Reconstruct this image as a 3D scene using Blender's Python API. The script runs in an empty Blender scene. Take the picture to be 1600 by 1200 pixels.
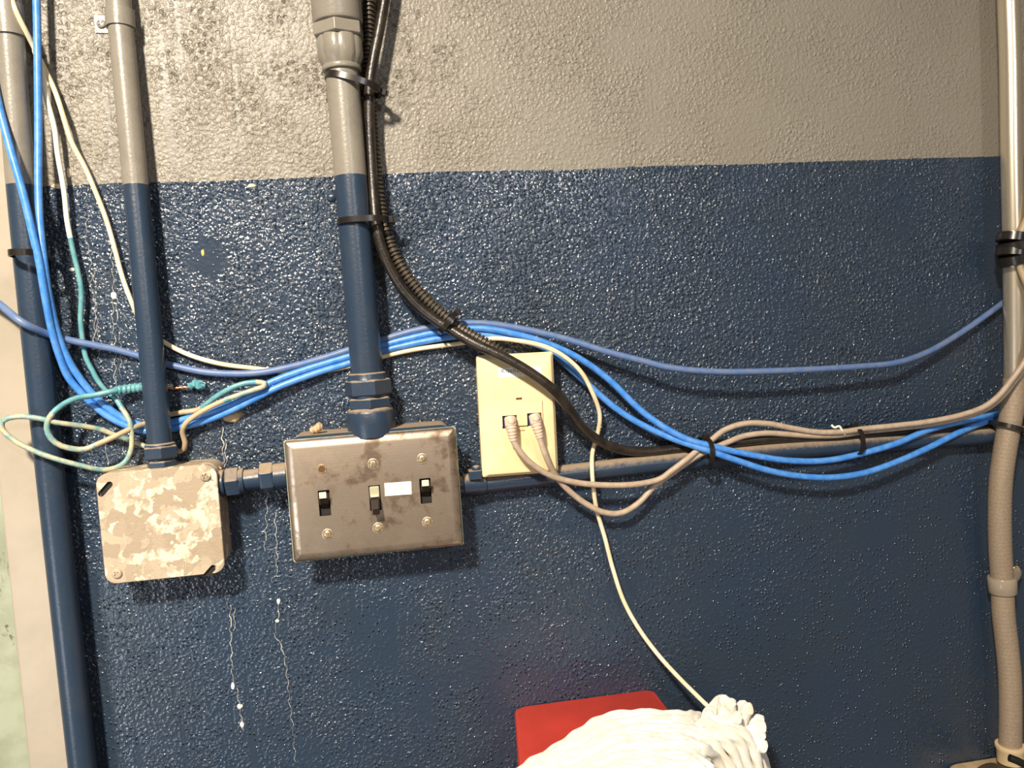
import bpy, bmesh, math, random
from mathutils import Vector, Matrix
random.seed(7)
PI = math.pi
SC = bpy.context.scene
COL = SC.collection

# ------------------------------------------------------------------ camera
F_PX = 1244.0
CAM_D, CAM_H = 0.815, 1.40
YAW, PITCH, ROLL = math.radians(8.5), math.radians(3.5), math.radians(3.75)
_fwd = Vector((math.sin(YAW)*math.cos(PITCH), math.cos(YAW)*math.cos(PITCH), -math.sin(PITCH)))
_rt = Vector((math.cos(YAW), -math.sin(YAW), 0))
_up = _rt.cross(_fwd)
_c, _s = math.cos(ROLL), math.sin(ROLL)
RT, UP = _c*_rt - _s*_up, _s*_rt + _c*_up
CAM = Vector((0, -CAM_D, CAM_H))
cd = bpy.data.cameras.new('camera'); cam = bpy.data.objects.new('camera', cd); COL.objects.link(cam)
cd.sensor_width = 36; cd.lens = 36*F_PX/1600; cd.clip_start = 0.01
cam.matrix_world = Matrix(((RT.x, UP.x, -_fwd.x, CAM.x), (RT.y, UP.y, -_fwd.y, CAM.y), (RT.z, UP.z, -_fwd.z, CAM.z), (0, 0, 0, 1)))
SC.camera = cam

# ------------------------------------------------------------------ light and exposure
w = bpy.data.worlds.new('room_air'); SC.world = w; w.use_nodes = True
w.node_tree.nodes['Background'].inputs[0].default_value = (1.0, 0.86, 0.70, 1)
w.node_tree.nodes['Background'].inputs[1].default_value = 0.17

def area(name, loc, target, sx, sy, power, col, spread=180):
    l = bpy.data.lights.new(name, 'AREA'); l.shape = 'RECTANGLE'; l.size = sx; l.size_y = sy
    l.energy = power; l.color = col
    o = bpy.data.objects.new(name, l); COL.objects.link(o); o.location = loc
    l.spread = math.radians(spread)
    d = (Vector(target) - Vector(loc)).normalized()
    o.rotation_euler = d.to_track_quat('-Z', 'Y').to_euler()
    return o
area('ceiling_lamp_light', (-0.58, -1.60, CAM_H+1.15), (-0.25, 0, CAM_H-0.26), 0.15, 0.15, 24, (1.0, 0.875, 0.71), 88)
area('added_glint_light', (0.70, -2.6, CAM_H+0.75), (0.2, 0, CAM_H-0.2), 0.09, 0.09, 11, (0.95, 0.95, 1.0))  # added lamp behind the viewpoint for glints on the blue paint, no known fixture
area('added_fill_light', (-1.25, -1.6, CAM_H-0.75), (-0.3, 0, CAM_H-0.35), 0.45, 0.6, 9, (0.88, 0.93, 1.0))  # added soft fill that brightens the lower left of the wall
SC.view_settings.view_transform = 'Standard'; SC.view_settings.look = 'None'
SC.view_settings.exposure = 0.0; SC.view_settings.gamma = 1.0
SC.view_settings.use_curve_mapping = False

# ------------------------------------------------------------------ pixel -> point of the place
def P(px, py, d=0.0):
    r = RT*((px-800)/F_PX) + UP*(-(py-600)/F_PX) + _fwd
    k = (CAM_D - d)/r.y
    return CAM + r*k
def mpp(px, py, d):                         # metres per pixel, across the view ray
    r = RT*((px-800)/F_PX) + UP*(-(py-600)/F_PX) + _fwd
    return (CAM_D - d)/r.y/F_PX

# ------------------------------------------------------------------ materials
class N:
    def __init__(s, name):
        s.m = bpy.data.materials.new(name); s.m.use_nodes = True
        s.t = s.m.node_tree; s.b = s.t.nodes['Principled BSDF']
    def n(s, typ, **kw):
        x = s.t.nodes.new(typ)
        for k, v in kw.items():
            if hasattr(x, k): setattr(x, k, v)
            else: x.inputs[k.replace('_', ' ')].default_value = v
        return x
    def l(s, a, b): s.t.links.new(a, b)
    def coord(s, scale=(1, 1, 1)):
        c = s.n('ShaderNodeNewGeometry'); m = s.n('ShaderNodeMapping'); m.inputs['Scale'].default_value = scale
        s.l(c.outputs['Position'], m.inputs['Vector']); return m.outputs[0]
    def noise(s, vec, scale, detail=2.0, rough=0.5, dist=0.0):
        x = s.n('ShaderNodeTexNoise'); x.inputs['Scale'].default_value = scale; x.inputs['Detail'].default_value = detail
        x.inputs['Roughness'].default_value = rough; x.inputs['Distortion'].default_value = dist
        s.l(vec, x.inputs['Vector']); return x.outputs['Fac']
    def ramp(s, fac, a, b, lo=0.0, hi=1.0):
        x = s.n('ShaderNodeMapRange'); x.interpolation_type = 'SMOOTHSTEP'
        x.inputs['From Min'].default_value = a; x.inputs['From Max'].default_value = b
        x.inputs['To Min'].default_value = lo; x.inputs['To Max'].default_value = hi
        s.l(fac, x.inputs['Value']); return x.outputs[0]
    def math(s, op, a, b=None, c=None):
        x = s.n('ShaderNodeMath', operation=op)
        for i, v in enumerate((a, b, c)):
            if v is None: continue
            if isinstance(v, (int, float)): x.inputs[i].default_value = v
            else: s.l(v, x.inputs[i])
        return x.outputs[0]
    def mix(s, fac, a, b):
        x = s.n('ShaderNodeMix'); x.data_type = 'RGBA'
        if isinstance(fac, (int, float)): x.inputs[0].default_value = fac
        else: s.l(fac, x.inputs[0])
        for i, v in ((6, a), (7, b)):
            if isinstance(v, tuple): x.inputs[i].default_value = v + (1,) if len(v) == 3 else v
            else: s.l(v, x.inputs[i])
        return x.outputs[2]
    def bump(s, h, dist, strength=1.0, prev=None):
        x = s.n('ShaderNodeBump'); x.inputs['Distance'].default_value = dist; x.inputs['Strength'].default_value = strength
        s.l(h, x.inputs['Height'])
        if prev is not None: s.l(prev, x.inputs['Normal'])
        s.l(x.outputs[0], s.b.inputs['Normal']); return x.outputs[0]
    def col(s, v):
        if isinstance(v, tuple): s.b.inputs['Base Color'].default_value = v + (1,)
        else: s.l(v, s.b.inputs['Base Color'])
    def rough(s, v):
        if isinstance(v, (int, float)): s.b.inputs['Roughness'].default_value = v
        else: s.l(v, s.b.inputs['Roughness'])

GRAY = (0.232, 0.211, 0.174)
BLUE = (0.020, 0.037, 0.067)
DUST = (0.30, 0.225, 0.15)

def simple(name, col, rough=0.4, metal=0.0, var=0.0, vscale=60, bump=0.0, bscale=400, spec=None, var2=None):
    m = N(name); v = m.coord()
    if var:
        f = m.ramp(m.noise(v, vscale, 4, 0.6), 0.35, 0.65)
        m.col(m.mix(f, col, var2 or tuple(c*(1-var) for c in col)))
    else: m.col(col)
    m.rough(rough); m.b.inputs['Metallic'].default_value = metal
    if spec is not None: m.b.inputs['Specular IOR Level'].default_value = spec
    if bump: m.bump(m.noise(v, bscale, 3), bump)
    return m.m

def painted(name, col, dust=0.0, rough=0.32, bump=0.0002):
    """brushed enamel paint; dust lies on faces that look up"""
    m = N(name); v = m.coord()
    base = m.mix(m.ramp(m.noise(v, 45, 5, 0.65), 0.42, 0.72), col, tuple(c*0.8+0.012 for c in col))
    if dust:
        g = m.n('ShaderNodeNewGeometry'); sp = m.n('ShaderNodeSeparateXYZ'); m.l(g.outputs['Normal'], sp.inputs[0])
        nz = m.math('ADD', sp.outputs[2], m.math('MULTIPLY', m.noise(v, 160, 5, 0.7), 0.7))
        f = m.ramp(nz, 0.55, 1.25, 0, dust)
        base = m.mix(f, base, DUST)
        m.rough(m.math('ADD', m.math('MULTIPLY', f, 0.5), rough))
    else: m.rough(rough)
    m.col(base)
    m.bump(m.noise(v, 330, 3), bump)
    return m.m

M = {}
M['gray'] = painted('gray_enamel', GRAY)
M['blue'] = painted('blue_enamel', BLUE)
M['blue_dusty'] = painted('blue_enamel_dusty', BLUE, dust=0.95)
M['black_plastic'] = simple('black_plastic', (0.014, 0.011, 0.009), 0.28)
M['black_cable'] = simple('black_cable_jacket', (0.013, 0.010, 0.008), 0.30, var=0.5, var2=(0.030, 0.023, 0.016), vscale=90, bump=0.0003, bscale=700)
M['loom'] = simple('black_loom_plastic', (0.060, 0.045, 0.028), 0.45)
M['blue_cable'] = simple('bright_blue_jacket', (0.045, 0.22, 0.66), 0.36, var=0.25, vscale=120, var2=(0.10, 0.29, 0.70))
M['violet_cable'] = simple('dusty_violet_blue_jacket', (0.08, 0.15, 0.34), 0.45, var=0.4, vscale=110, var2=(0.13, 0.18, 0.31))
M['cream_cable'] = simple('cream_jacket', (0.80, 0.62, 0.38), 0.4, var=0.2, vscale=50, var2=(0.86, 0.76, 0.55))
M['white_cable'] = simple('white_jacket', (0.85, 0.80, 0.68), 0.4)
M['teal'] = simple('teal_painted_jacket', (0.075, 0.26, 0.31), 0.4, var=0.5, vscale=120, var2=(0.15, 0.34, 0.35))
M['tan_cable'] = simple('tan_jacket', (0.52, 0.38, 0.22), 0.5, var=0.5, vscale=130, var2=(0.40, 0.33, 0.22))
M['patch_mix'] = simple('cream_jacket_with_teal_paint', (0.50, 0.44, 0.28), 0.45, var=0.5, vscale=95, var2=(0.14, 0.30, 0.30))
M['patch_cable'] = simple('warm_grey_jacket', (0.46, 0.36, 0.27), 0.42, var=0.3, vscale=160, var2=(0.38, 0.29, 0.21))
M['boot'] = simple('warm_grey_boot', (0.60, 0.46, 0.36), 0.45)
M['copper'] = simple('bare_copper', (0.75, 0.36, 0.20), 0.35, metal=0.8)
M['almond'] = simple('almond_plastic', (0.82, 0.62, 0.34), 0.34, var=0.1, vscale=30, var2=(0.85, 0.67, 0.40))
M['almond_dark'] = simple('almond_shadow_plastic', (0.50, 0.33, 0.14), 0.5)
M['jack_blue'] = simple('jack_blue_plastic', (0.03, 0.05, 0.22), 0.4)
M['paper'] = simple('label_paper', (0.90, 0.86, 0.78), 0.6)
M['ink'] = simple('label_ink', (0.06, 0.05, 0.05), 0.6)
M['faint_ink'] = simple('faded_ink', (0.55, 0.50, 0.42), 0.6)
M['brass'] = simple('aged_brass_screw', (0.80, 0.62, 0.38), 0.35, metal=0.85, var=0.5, vscale=500)
M['dimple'] = simple('scuffed_steel_rim', (0.62, 0.50, 0.37), 0.4, metal=0.8, var=0.5, vscale=600)
M['hole'] = simple('dark_hole', (0.10, 0.045, 0.015), 0.8)
M['void'] = simple('painted_inside_shade', (0.012, 0.009, 0.007), 0.8)  # near-black colour stands in for the shade inside boxes and slots
M['toggle_dark'] = simple('brown_toggle', (0.018, 0.010, 0.006), 0.25)
M['toggle_tip'] = simple('worn_cream_toggle_tip', (0.75, 0.62, 0.48), 0.4)
M['red'] = simple('red_enamel', (0.50, 0.042, 0.026), 0.5, var=0.15, vscale=14, bump=0.0002, bscale=500)
M['verdigris'] = simple('old_teal_paint', (0.22, 0.38, 0.35), 0.5, var=0.6, vscale=150, var2=(0.45, 0.36, 0.2))
M['clear_clip'] = simple('milky_plastic', (0.62, 0.52, 0.40), 0.22)
_c = M['clear_clip'].node_tree.nodes['Principled BSDF']; _c.inputs['Transmission Weight'].default_value = 0.55; _c.inputs['IOR'].default_value = 1.4
M['bushing'] = simple('cream_bushing', (0.70, 0.55, 0.33), 0.4)
M['plaster'] = simple('tan_plaster_crumb', (0.50, 0.36, 0.22), 0.9, bump=0.001, bscale=250)
M['yellow_chip'] = simple('yellow_chip', (0.75, 0.48, 0.12), 0.6)
M['drip'] = simple('dried_white_drip', (0.48, 0.46, 0.42), 0.35, var=0.8, vscale=220, var2=(0.12, 0.14, 0.17))
M['chalk'] = simple('dried_white_bead', (0.85, 0.82, 0.78), 0.5)

def wall_mat():
    m = N('two_tone_wall_paint')
    v = m.coord()
    g = m.n('ShaderNodeNewGeometry'); sp = m.n('ShaderNodeSeparateXYZ'); m.l(g.outputs['Position'], sp.inputs[0])
    # paint line, a little wavy
    A, B, C_, D_ = P(15, 292), P(560, 281), P(700, 276), P(1565, 243)
    sl = (D_.z-A.z)/(D_.x-A.x)
    line = m.math('ADD', m.math('MULTIPLY', sp.outputs[0], sl), A.z - sl*A.x)
    w1 = m.math('MULTIPLY', m.math('SUBTRACT', m.noise(v, 4, 1), 0.5), 0.010)
    w2 = m.math('MULTIPLY', m.math('SUBTRACT', m.noise(v, 260, 3), 0.5), 0.0035)
    dz = m.math('SUBTRACT', m.math('SUBTRACT', m.math('ADD', sp.outputs[2], w1), line), w2)
    isg = m.ramp(dz, -0.0004, 0.0004)
    blue = m.mix(m.ramp(m.noise(v, 9, 4, 0.6), 0.35, 0.7), BLUE, (0.024, 0.038, 0.060))
    gray = m.mix(m.ramp(m.noise(v, 7, 4, 0.6), 0.35, 0.7), GRAY, (0.212, 0.190, 0.153))
    # streaks where thick paint ran down, only in some columns
    vs = m.coord((1, 1, 0.05))
    streak = m.ramp(m.noise(vs, 75, 2, 0.5, 0.0), 0.56, 0.66)
    left = m.ramp(sp.outputs[0], 0.12, -0.12)
    streak_l = m.math('MULTIPLY', streak, left)
    gray = m.mix(m.math('MULTIPLY', streak_l, 0.8), gray, (0.180, 0.166, 0.142))
    # little pin holes
    c2 = m.n('ShaderNodeCombineXYZ'); m.l(sp.outputs[0], c2.inputs[0]); m.l(sp.outputs[2], c2.inputs[1]); p2 = c2.outputs[0]
    vor = m.n('ShaderNodeTexVoronoi'); vor.voronoi_dimensions = '2D'; vor.inputs['Scale'].default_value = 135; m.l(p2, vor.inputs['Vector'])
    pit = m.ramp(vor.outputs['Distance'], 0.34, 0.22)
    pitmask = m.ramp(m.noise(v, 22, 3), 0.44, 0.56)
    topm = m.ramp(sp.outputs[2], P(800, 330).z, P(800, 60).z)
    pit = m.math('MULTIPLY', m.math('MULTIPLY', m.math('MULTIPLY', pit, pitmask), topm), m.ramp(sp.outputs[0], 0.2, 0.0))
    gray = m.mix(m.math('MULTIPLY', pit, 0.9), gray, (0.10, 0.085, 0.062))
    m.col(m.mix(isg, blue, gray))
    m.rough(m.math('ADD', m.ramp(isg, 0, 1, 0.17, 0.34), m.math('MULTIPLY', m.noise(v, 40, 2), 0.16)))
    # roller stipple: blobs of two sizes whose height varies over the wall
    n1 = m.ramp(m.noise(v, 235, 2.0, 0.45, 0.6), 0.42, 0.72)
    n2 = m.noise(v, 560, 2, 0.5)
    v2 = m.n('ShaderNodeTexVoronoi'); v2.voronoi_dimensions = '2D'; v2.feature = 'SMOOTH_F1'; v2.inputs['Scale'].default_value = 210; v2.inputs['Smoothness'].default_value = 0.3
    m.l(p2, v2.inputs['Vector'])
    n3 = m.ramp(v2.outputs['Distance'], 0.45, 0.10)
    v4 = m.n('ShaderNodeTexVoronoi'); v4.voronoi_dimensions = '2D'; v4.inputs['Scale'].default_value = 215; m.l(p2, v4.inputs['Vector'])
    s4 = m.n('ShaderNodeSeparateColor'); m.l(v4.outputs['Color'], s4.inputs[0])
    n4 = m.math('MULTIPLY', m.ramp(v4.outputs['Distance'], 0.34, 0.0), m.ramp(s4.outputs[0], 0.60, 0.66))
    n4 = m.math('MULTIPLY', n4, m.ramp(m.noise(v, 30, 2), 0.42, 0.56))
    amt = m.ramp(m.noise(v, 11, 3, 0.6), 0.36, 0.66, 0.35, 1.0)
    amt = m.math('MULTIPLY', amt, m.ramp(sp.outputs[0], 0.62, 0.15, 0.70, 1.0))
    amt = m.math('MULTIPLY', amt, m.math('SUBTRACT', 1.0, m.math('MULTIPLY', streak_l, 0.75)))
    zr = m.ramp(sp.outputs[2], 1.12, 1.36, 0.5, 1.0)
    h = m.math('MULTIPLY', zr, m.math('ADD', m.math('MULTIPLY', n1, 0.75), m.math('ADD', m.math('MULTIPLY', n3, 0.5), m.math('MULTIPLY', n2, 0.18))))
    h = m.math('MULTIPLY', h, amt)
    vd = m.n('ShaderNodeVectorMath', operation='DISTANCE'); m.l(g.outputs['Position'], vd.inputs[0]); vd.inputs[1].default_value = P(322, 405, 0)
    flat_ = m.ramp(m.math('ADD', vd.outputs['Value'], m.math('MULTIPLY', m.noise(v, 60, 2), 0.02)), 0.024, 0.040, 0.12, 1.0)
    h = m.math('MULTIPLY', m.math('ADD', h, m.math('MULTIPLY', n4, m.ramp(isg, 0, 1, 0.9, 0.4))), flat_)
    h = m.math('SUBTRACT', h, m.math('MULTIPLY', pit, 0.55))
    h = m.math('MULTIPLY', h, m.ramp(isg, 0, 1, 1.0, 0.62))
    m.bump(h, 0.0017)
    m.l(m.ramp(isg, 0, 1, 0.55, 0.0), m.b.inputs['Coat Weight']); m.b.inputs['Coat Roughness'].default_value = 0.13; m.l(m.b.inputs['Normal'].links[0].from_socket, m.b.inputs['Coat Normal'])
    return m.m
M['wall'] = wall_mat()

def steel_mat():
    m = N('worn_stainless_plate'); v = m.coord((1, 1, 1))
    a = m.ramp(m.noise(v, 30, 7, 0.72), 0.40, 0.66)
    c = m.mix(a, (0.60, 0.49, 0.38), (0.17, 0.125, 0.09))
    fine = m.ramp(m.noise(v, 420, 3, 0.7), 0.62, 0.74)
    c = m.mix(m.math('MULTIPLY', fine, m.math('MULTIPLY', a, 0.7)), c, (0.07, 0.05, 0.035))
    m.col(c); m.b.inputs['Metallic'].default_value = 0.9
    m.rough(m.ramp(a, 0, 1, 0.34, 0.55))
    vb = m.coord((12, 1, 900)); m.bump(m.noise(vb, 1, 2), 0.00004)
    return m.m
M['steel'] = steel_mat()

def galv_mat():
    m = N('dusty_galvanised_steel'); v = m.coord()
    d = m.n('ShaderNodeTexNoise'); d.inputs['Scale'].default_value = 55; m.l(v, d.inputs['Vector'])
    mx = m.n('ShaderNodeVectorMath', operation='SCALE'); m.l(d.outputs['Color'], mx.inputs[0]); mx.inputs['Scale'].default_value = 0.035
    ad = m.n('ShaderNodeVectorMath', operation='ADD'); m.l(v, ad.inputs[0]); m.l(mx.outputs[0], ad.inputs[1])
    vo = m.n('ShaderNodeTexVoronoi'); vo.inputs['Scale'].default_value = 78; m.l(ad.outputs[0], vo.inputs['Vector'])
    sp = m.n('ShaderNodeSeparateColor'); m.l(vo.outputs['Color'], sp.inputs[0])
    a = m.mix(m.ramp(sp.outputs[0], 0.1, 0.9), (0.36, 0.285, 0.20), (0.48, 0.39, 0.28))
    wear = m.math('MULTIPLY', m.ramp(sp.outputs[1], 0.58, 0.66), m.ramp(m.noise(v, 120, 4, 0.6), 0.40, 0.58))
    a = m.mix(m.math('MULTIPLY', wear, 0.85), a, (0.80, 0.69, 0.52))
    a = m.mix(m.math('MULTIPLY', m.ramp(m.noise(v, 130, 5, 0.7), 0.5, 0.75), 0.45), a, (0.27, 0.20, 0.13))
    m.col(a); m.b.inputs['Metallic'].default_value = 0.25; m.rough(0.55)
    m.bump(m.noise(v, 500, 3), 0.00025)
    return m.m
M['galv'] = galv_mat()

def pipe_metal():
    m = N('bare_galvanised_tube'); v = m.coord()
    m.col(m.mix(m.noise(v, 900, 2), (0.85, 0.76, 0.60), (0.70, 0.60, 0.46)))
    m.b.inputs['Metallic'].default_value = 0.85
    m.rough(0.27); m.bump(m.noise(v, 1500, 2), 0.00006)
    return m.m
M['tube'] = pipe_metal()
M['flex'] = simple('dusty_flexible_conduit', (0.38, 0.29, 0.20), 0.55, metal=0.15, var=0.4, vscale=900, var2=(0.26, 0.20, 0.14), bump=0.0003, bscale=1200)
M['frame'] = simple('beige_door_frame_paint', (0.37, 0.32, 0.25), 0.38, var=0.12, vscale=12, bump=0.0003, bscale=60)

def door_mat():
    m = N('pale_green_door_paint'); v = m.coord()
    c = m.mix(m.ramp(m.noise(v, 20, 4, 0.6), 0.4, 0.7), (0.33, 0.36, 0.26), (0.24, 0.26, 0.18))
    vs = m.coord((1, 1, 0.35))
    dd_ = m.n('ShaderNodeVectorMath', operation='DISTANCE'); g_ = m.n('ShaderNodeNewGeometry'); m.l(g_.outputs['Position'], dd_.inputs[0]); dd_.inputs[1].default_value = P(8, 940, -.022)
    scr = m.math('MULTIPLY', m.ramp(m.noise(vs, 70, 5, 0.75, 1.2), 0.54, 0.62), m.ramp(dd_.outputs['Value'], 0.075, 0.02))
    m.col(m.mix(scr, c, (0.045, 0.035, 0.02))); m.rough(0.5)
    return m.m
M['door'] = door_mat()

def cotton():
    m = N('white_cotton'); v = m.coord()
    m.col(m.mix(m.ramp(m.noise(v, 60, 4), 0.5, 0.75), (0.93, 0.90, 0.82), (0.88, 0.80, 0.64))); m.rough(0.9)
    m.b.inputs['Sheen Weight'].default_value = 0.3
    m.b.inputs['Subsurface Weight'].default_value = 0.25; m.b.inputs['Subsurface Radius'].default_value = (0.006, 0.005, 0.004)
    m.bump(m.noise(v, 900, 4, 0.7), 0.0006)
    return m.m
M['cotton'] = cotton()
M['tan_box'] = simple('dusty_tan_metal', (0.55, 0.40, 0.23), 0.6, var=0.25, vscale=90)
M['dark_brown'] = simple('dark_brown_plastic', (0.05, 0.035, 0.022), 0.55)

# ------------------------------------------------------------------ mesh building
class MB:
    def __init__(s): s.v, s.f, s.mi, s.flat = [], [], [], []
    def add(s, vs, fs, mi=0, flat=False):
        o = len(s.v); s.v += [Vector(x) for x in vs]
        s.f += [tuple(i+o for i in f) for f in fs]
        s.mi += [mi]*len(fs) if isinstance(mi, int) else mi
        s.flat += [flat]*len(fs)
    def build(s, name, mats, parent=None, bevel=0.0, auto=True):
        if not isinstance(mats, (list, tuple)): mats = [mats]
        o0 = parent_loc(parent)
        me = bpy.data.meshes.new(name)
        org = o0
        if parent is None and s.v:
            lo = Vector((min(v.x for v in s.v), min(v.y for v in s.v), min(v.z for v in s.v)))
            hi = Vector((max(v.x for v in s.v), max(v.y for v in s.v), max(v.z for v in s.v)))
            org = (lo+hi)/2
        me.from_pydata([tuple(v-org) for v in s.v], [], s.f)
        for m_ in mats: me.materials.append(m_)
        for i, p in enumerate(me.polygons):
            p.material_index = s.mi[i]; p.use_smooth = not s.flat[i]
        me.update()
        bm = bmesh.new(); bm.from_mesh(me); bmesh.ops.recalc_face_normals(bm, faces=bm.faces)
        for e in bm.edges:
            if len(e.link_faces) == 2 and e.calc_face_angle(0) > 0.75: e.smooth = False
        bm.to_mesh(me); bm.free()
        o = bpy.data.objects.new(name, me); COL.objects.link(o)
        if parent is not None: o.parent = parent
        else: o.location = org
        if bevel:
            b = o.modifiers.new('edge', 'BEVEL'); b.width = bevel; b.segments = 3; b.limit_method = 'ANGLE'; b.angle_limit = 0.6
        return o
def parent_loc(p):
    v = Vector((0, 0, 0))
    while p is not None: v += p.location; p = p.parent
    return v
def tag(o, label=None, cat=None, group=None, kind=None):
    if label: o['label'] = label
    if cat: o['category'] = cat
    if group: o['group'] = group
    if kind: o['kind'] = kind
    return o
def thing(name, loc, label, cat, group=None):
    o = bpy.data.objects.new(name, None); COL.objects.link(o); o.location = loc; o.empty_display_size = 0.02
    return tag(o, label, cat, group)

def smooth_path(pts, step=0.004):
    """centripetal Catmull-Rom through 3D points"""
    p = [Vector(q) for q in pts]
    p = [p[0]*2-p[1]] + p + [p[-1]*2-p[-2]]
    out = []; ks = []
    for i in range(1, len(p)-2):
        a, b, c, d = p[i-1:i+3]
        t0 = 0; t1 = t0+max(1e-5, (b-a).length)**.5; t2 = t1+max(1e-5, (c-b).length)**.5; t3 = t2+max(1e-5, (d-c).length)**.5
        n = max(2, int((c-b).length/step))
        for j in range(n):
            t = t1+(t2-t1)*j/n
            A1 = a*((t1-t)/(t1-t0))+b*((t-t0)/(t1-t0)); A2 = b*((t2-t)/(t2-t1))+c*((t-t1)/(t2-t1)); A3 = c*((t3-t)/(t3-t2))+d*((t-t2)/(t3-t2))
            B1 = A1*((t2-t)/(t2-t0))+A2*((t-t0)/(t2-t0)); B2 = A2*((t3-t)/(t3-t1))+A3*((t-t1)/(t3-t1))
            out.append(B1*((t2-t)/(t2-t1))+B2*((t-t1)/(t2-t1))); ks.append(i-1+j/n)
    out.append(p[-2]); ks.append(len(p)-3)
    return out, ks

def sweep(mb, pts, r, seg=12, rf=None, mf=None, ks=None, closed=False, flat=False):
    """tube along pts; rf(i, s, theta) scales the radius, mf(k) gives the material slot"""
    n = len(pts); T = []
    for i in range(n):
        if closed: T.append((pts[(i+1) % n]-pts[i-1]).normalized())
        else: T.append((pts[min(i+1, n-1)]-pts[max(i-1, 0)]).normalized())
    u = T[0].cross(Vector((0, 1, 0)))
    if u.length < .1: u = T[0].cross(Vector((1, 0, 0)))
    u.normalize(); vs = []; L = 0
    for i in range(n):
        if i:
            L += (pts[i]-pts[i-1]).length
            u = (u - T[i]*u.dot(T[i])).normalized()
        w_ = T[i].cross(u)
        for k in range(seg):
            th = 2*PI*k/seg
            rr = r*(rf(i/(n-1), L, th) if rf else 1)
            vs.append(pts[i]+u*(rr*math.cos(th))+w_*(rr*math.sin(th)))
    fs = []; mi = []
    for i in range(n if closed else n-1):
        j = (i+1) % n
        m_ = mf(ks[i]) if mf else 0
        for k in range(seg):
            fs.append((i*seg+k, i*seg+(k+1) % seg, j*seg+(k+1) % seg, j*seg+k)); mi.append(m_)
    if not closed:
        fs.append(tuple(range(seg))[::-1]); mi.append(mi[0]); fs.append(tuple((n-1)*seg+k for k in range(seg))); mi.append(mi[-1])
    mb.add(vs, fs, mi, flat)

def px_path(pts): return [P(*q) for q in pts]

def lathe(mb, A, B, prof, seg=32, sides=None, ph=0.0, mi=0, flat=False, up=None):
    """profile [(t along A->B in metres or 0..1 'frac', radius)] ; sides = n for a hexagon"""
    ax = (B-A).normalized()
    u = ax.cross(up or Vector((0, 1, 0))).normalized(); w_ = ax.cross(u)
    n = sides or seg; vs = []; fs = []
    for t, r in prof:
        for k in range(n):
            th = 2*PI*k/n+ph
            vs.append(A+ax*t+u*r*math.cos(th)+w_*r*math.sin(th))
    for i in range(len(prof)-1):
        for k in range(n): fs.append((i*n+k, i*n+(k+1) % n, (i+1)*n+(k+1) % n, (i+1)*n+k))
    fs.append(tuple(range(n))[::-1]); fs.append(tuple((len(prof)-1)*n+k for k in range(n)))
    mb.add(vs, fs, mi, flat or bool(sides))

def axis_parts(pa, pb, da, db):
    """an axis through two pixels; returns function t(px position along a..b, 0..1) -> point"""
    A, B = P(*pa, da), P(*pb, db)
    return A, B

def box(mb, c, sx, sy, sz, rot=0.0, mi=0, flat=True):
    R_ = Matrix.Rotation(rot, 3, 'Y')
    vs = [Vector(c)+R_@Vector((x*sx/2, y*sy/2, z*sz/2)) for x in (-1, 1) for y in (-1, 1) for z in (-1, 1)]
    mb.add(vs, [(0, 1, 3, 2), (4, 6, 7, 5), (0, 4, 5, 1), (2, 3, 7, 6), (0, 2, 6, 4), (1, 5, 7, 3)], mi, flat)

def rrect(w_, h, r, n=6):
    out = []
    for cx, cz, a0 in ((w_/2-r, h/2-r, 0), (-w_/2+r, h/2-r, PI/2), (-w_/2+r, -h/2+r, PI), (w_/2-r, -h/2+r, 1.5*PI)):
        for k in range(n+1):
            a = a0+PI/2*k/n; out.append((cx+r*math.cos(a), cz+r*math.sin(a)))
    return out
def loft(mb, c, rings, rot=0.0, mi=0, cap0=True, cap1=True, skew=None, flat=False):
    """rings: list of (outline 2D, height towards the viewer)"""
    R_ = Matrix.Rotation(rot, 3, 'Y'); vs = []; n = len(rings[0][0])
    for ol, h in rings:
        for x, z in ol: vs.append(Vector(c)+R_@Vector((x, -h, z)))
    fs = []
    for i in range(len(rings)-1):
        for k in range(n): fs.append((i*n+k, i*n+(k+1) % n, (i+1)*n+(k+1) % n, (i+1)*n+k))
    if cap0: fs.append(tuple(range(n))[::-1])
    if cap1: fs.append(tuple((len(rings)-1)*n+k for k in range(n)))
    mb.add(vs, fs, mi, flat)

def cut(o, cutters):
    """real holes: subtract cutter meshes from o and keep the result as o's mesh"""
    for c in cutters:
        md = o.modifiers.new('hole', 'BOOLEAN'); md.object = c; md.operation = 'DIFFERENCE'; md.solver = 'EXACT'
    bpy.context.view_layer.update()
    dg = bpy.context.evaluated_depsgraph_get()
    me = bpy.data.meshes.new_from_object(o.evaluated_get(dg))
    for md in [m_ for m_ in o.modifiers if m_.type == 'BOOLEAN']: o.modifiers.remove(md)
    old = o.data; o.data = me; bpy.data.meshes.remove(old)
    for c in cutters:
        d = c.data; bpy.data.objects.remove(c); bpy.data.meshes.remove(d)
    for p in o.data.polygons: p.use_smooth = False
    return o
def shade_auto(o, ang=35):
    me = o.data
    bm = bmesh.new(); bm.from_mesh(me)
    for f in bm.faces: f.smooth = True
    for e in bm.edges:
        if len(e.link_faces) == 2 and e.calc_face_angle(0) > math.radians(ang): e.smooth = False
    bm.to_mesh(me); bm.free()
    return o

def loc2(c, x, z, h=0.0, rot=0.0):
    R_ = Matrix.Rotation(rot, 3, 'Y'); return Vector(c)+R_@Vector((x, -h, z))

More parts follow.
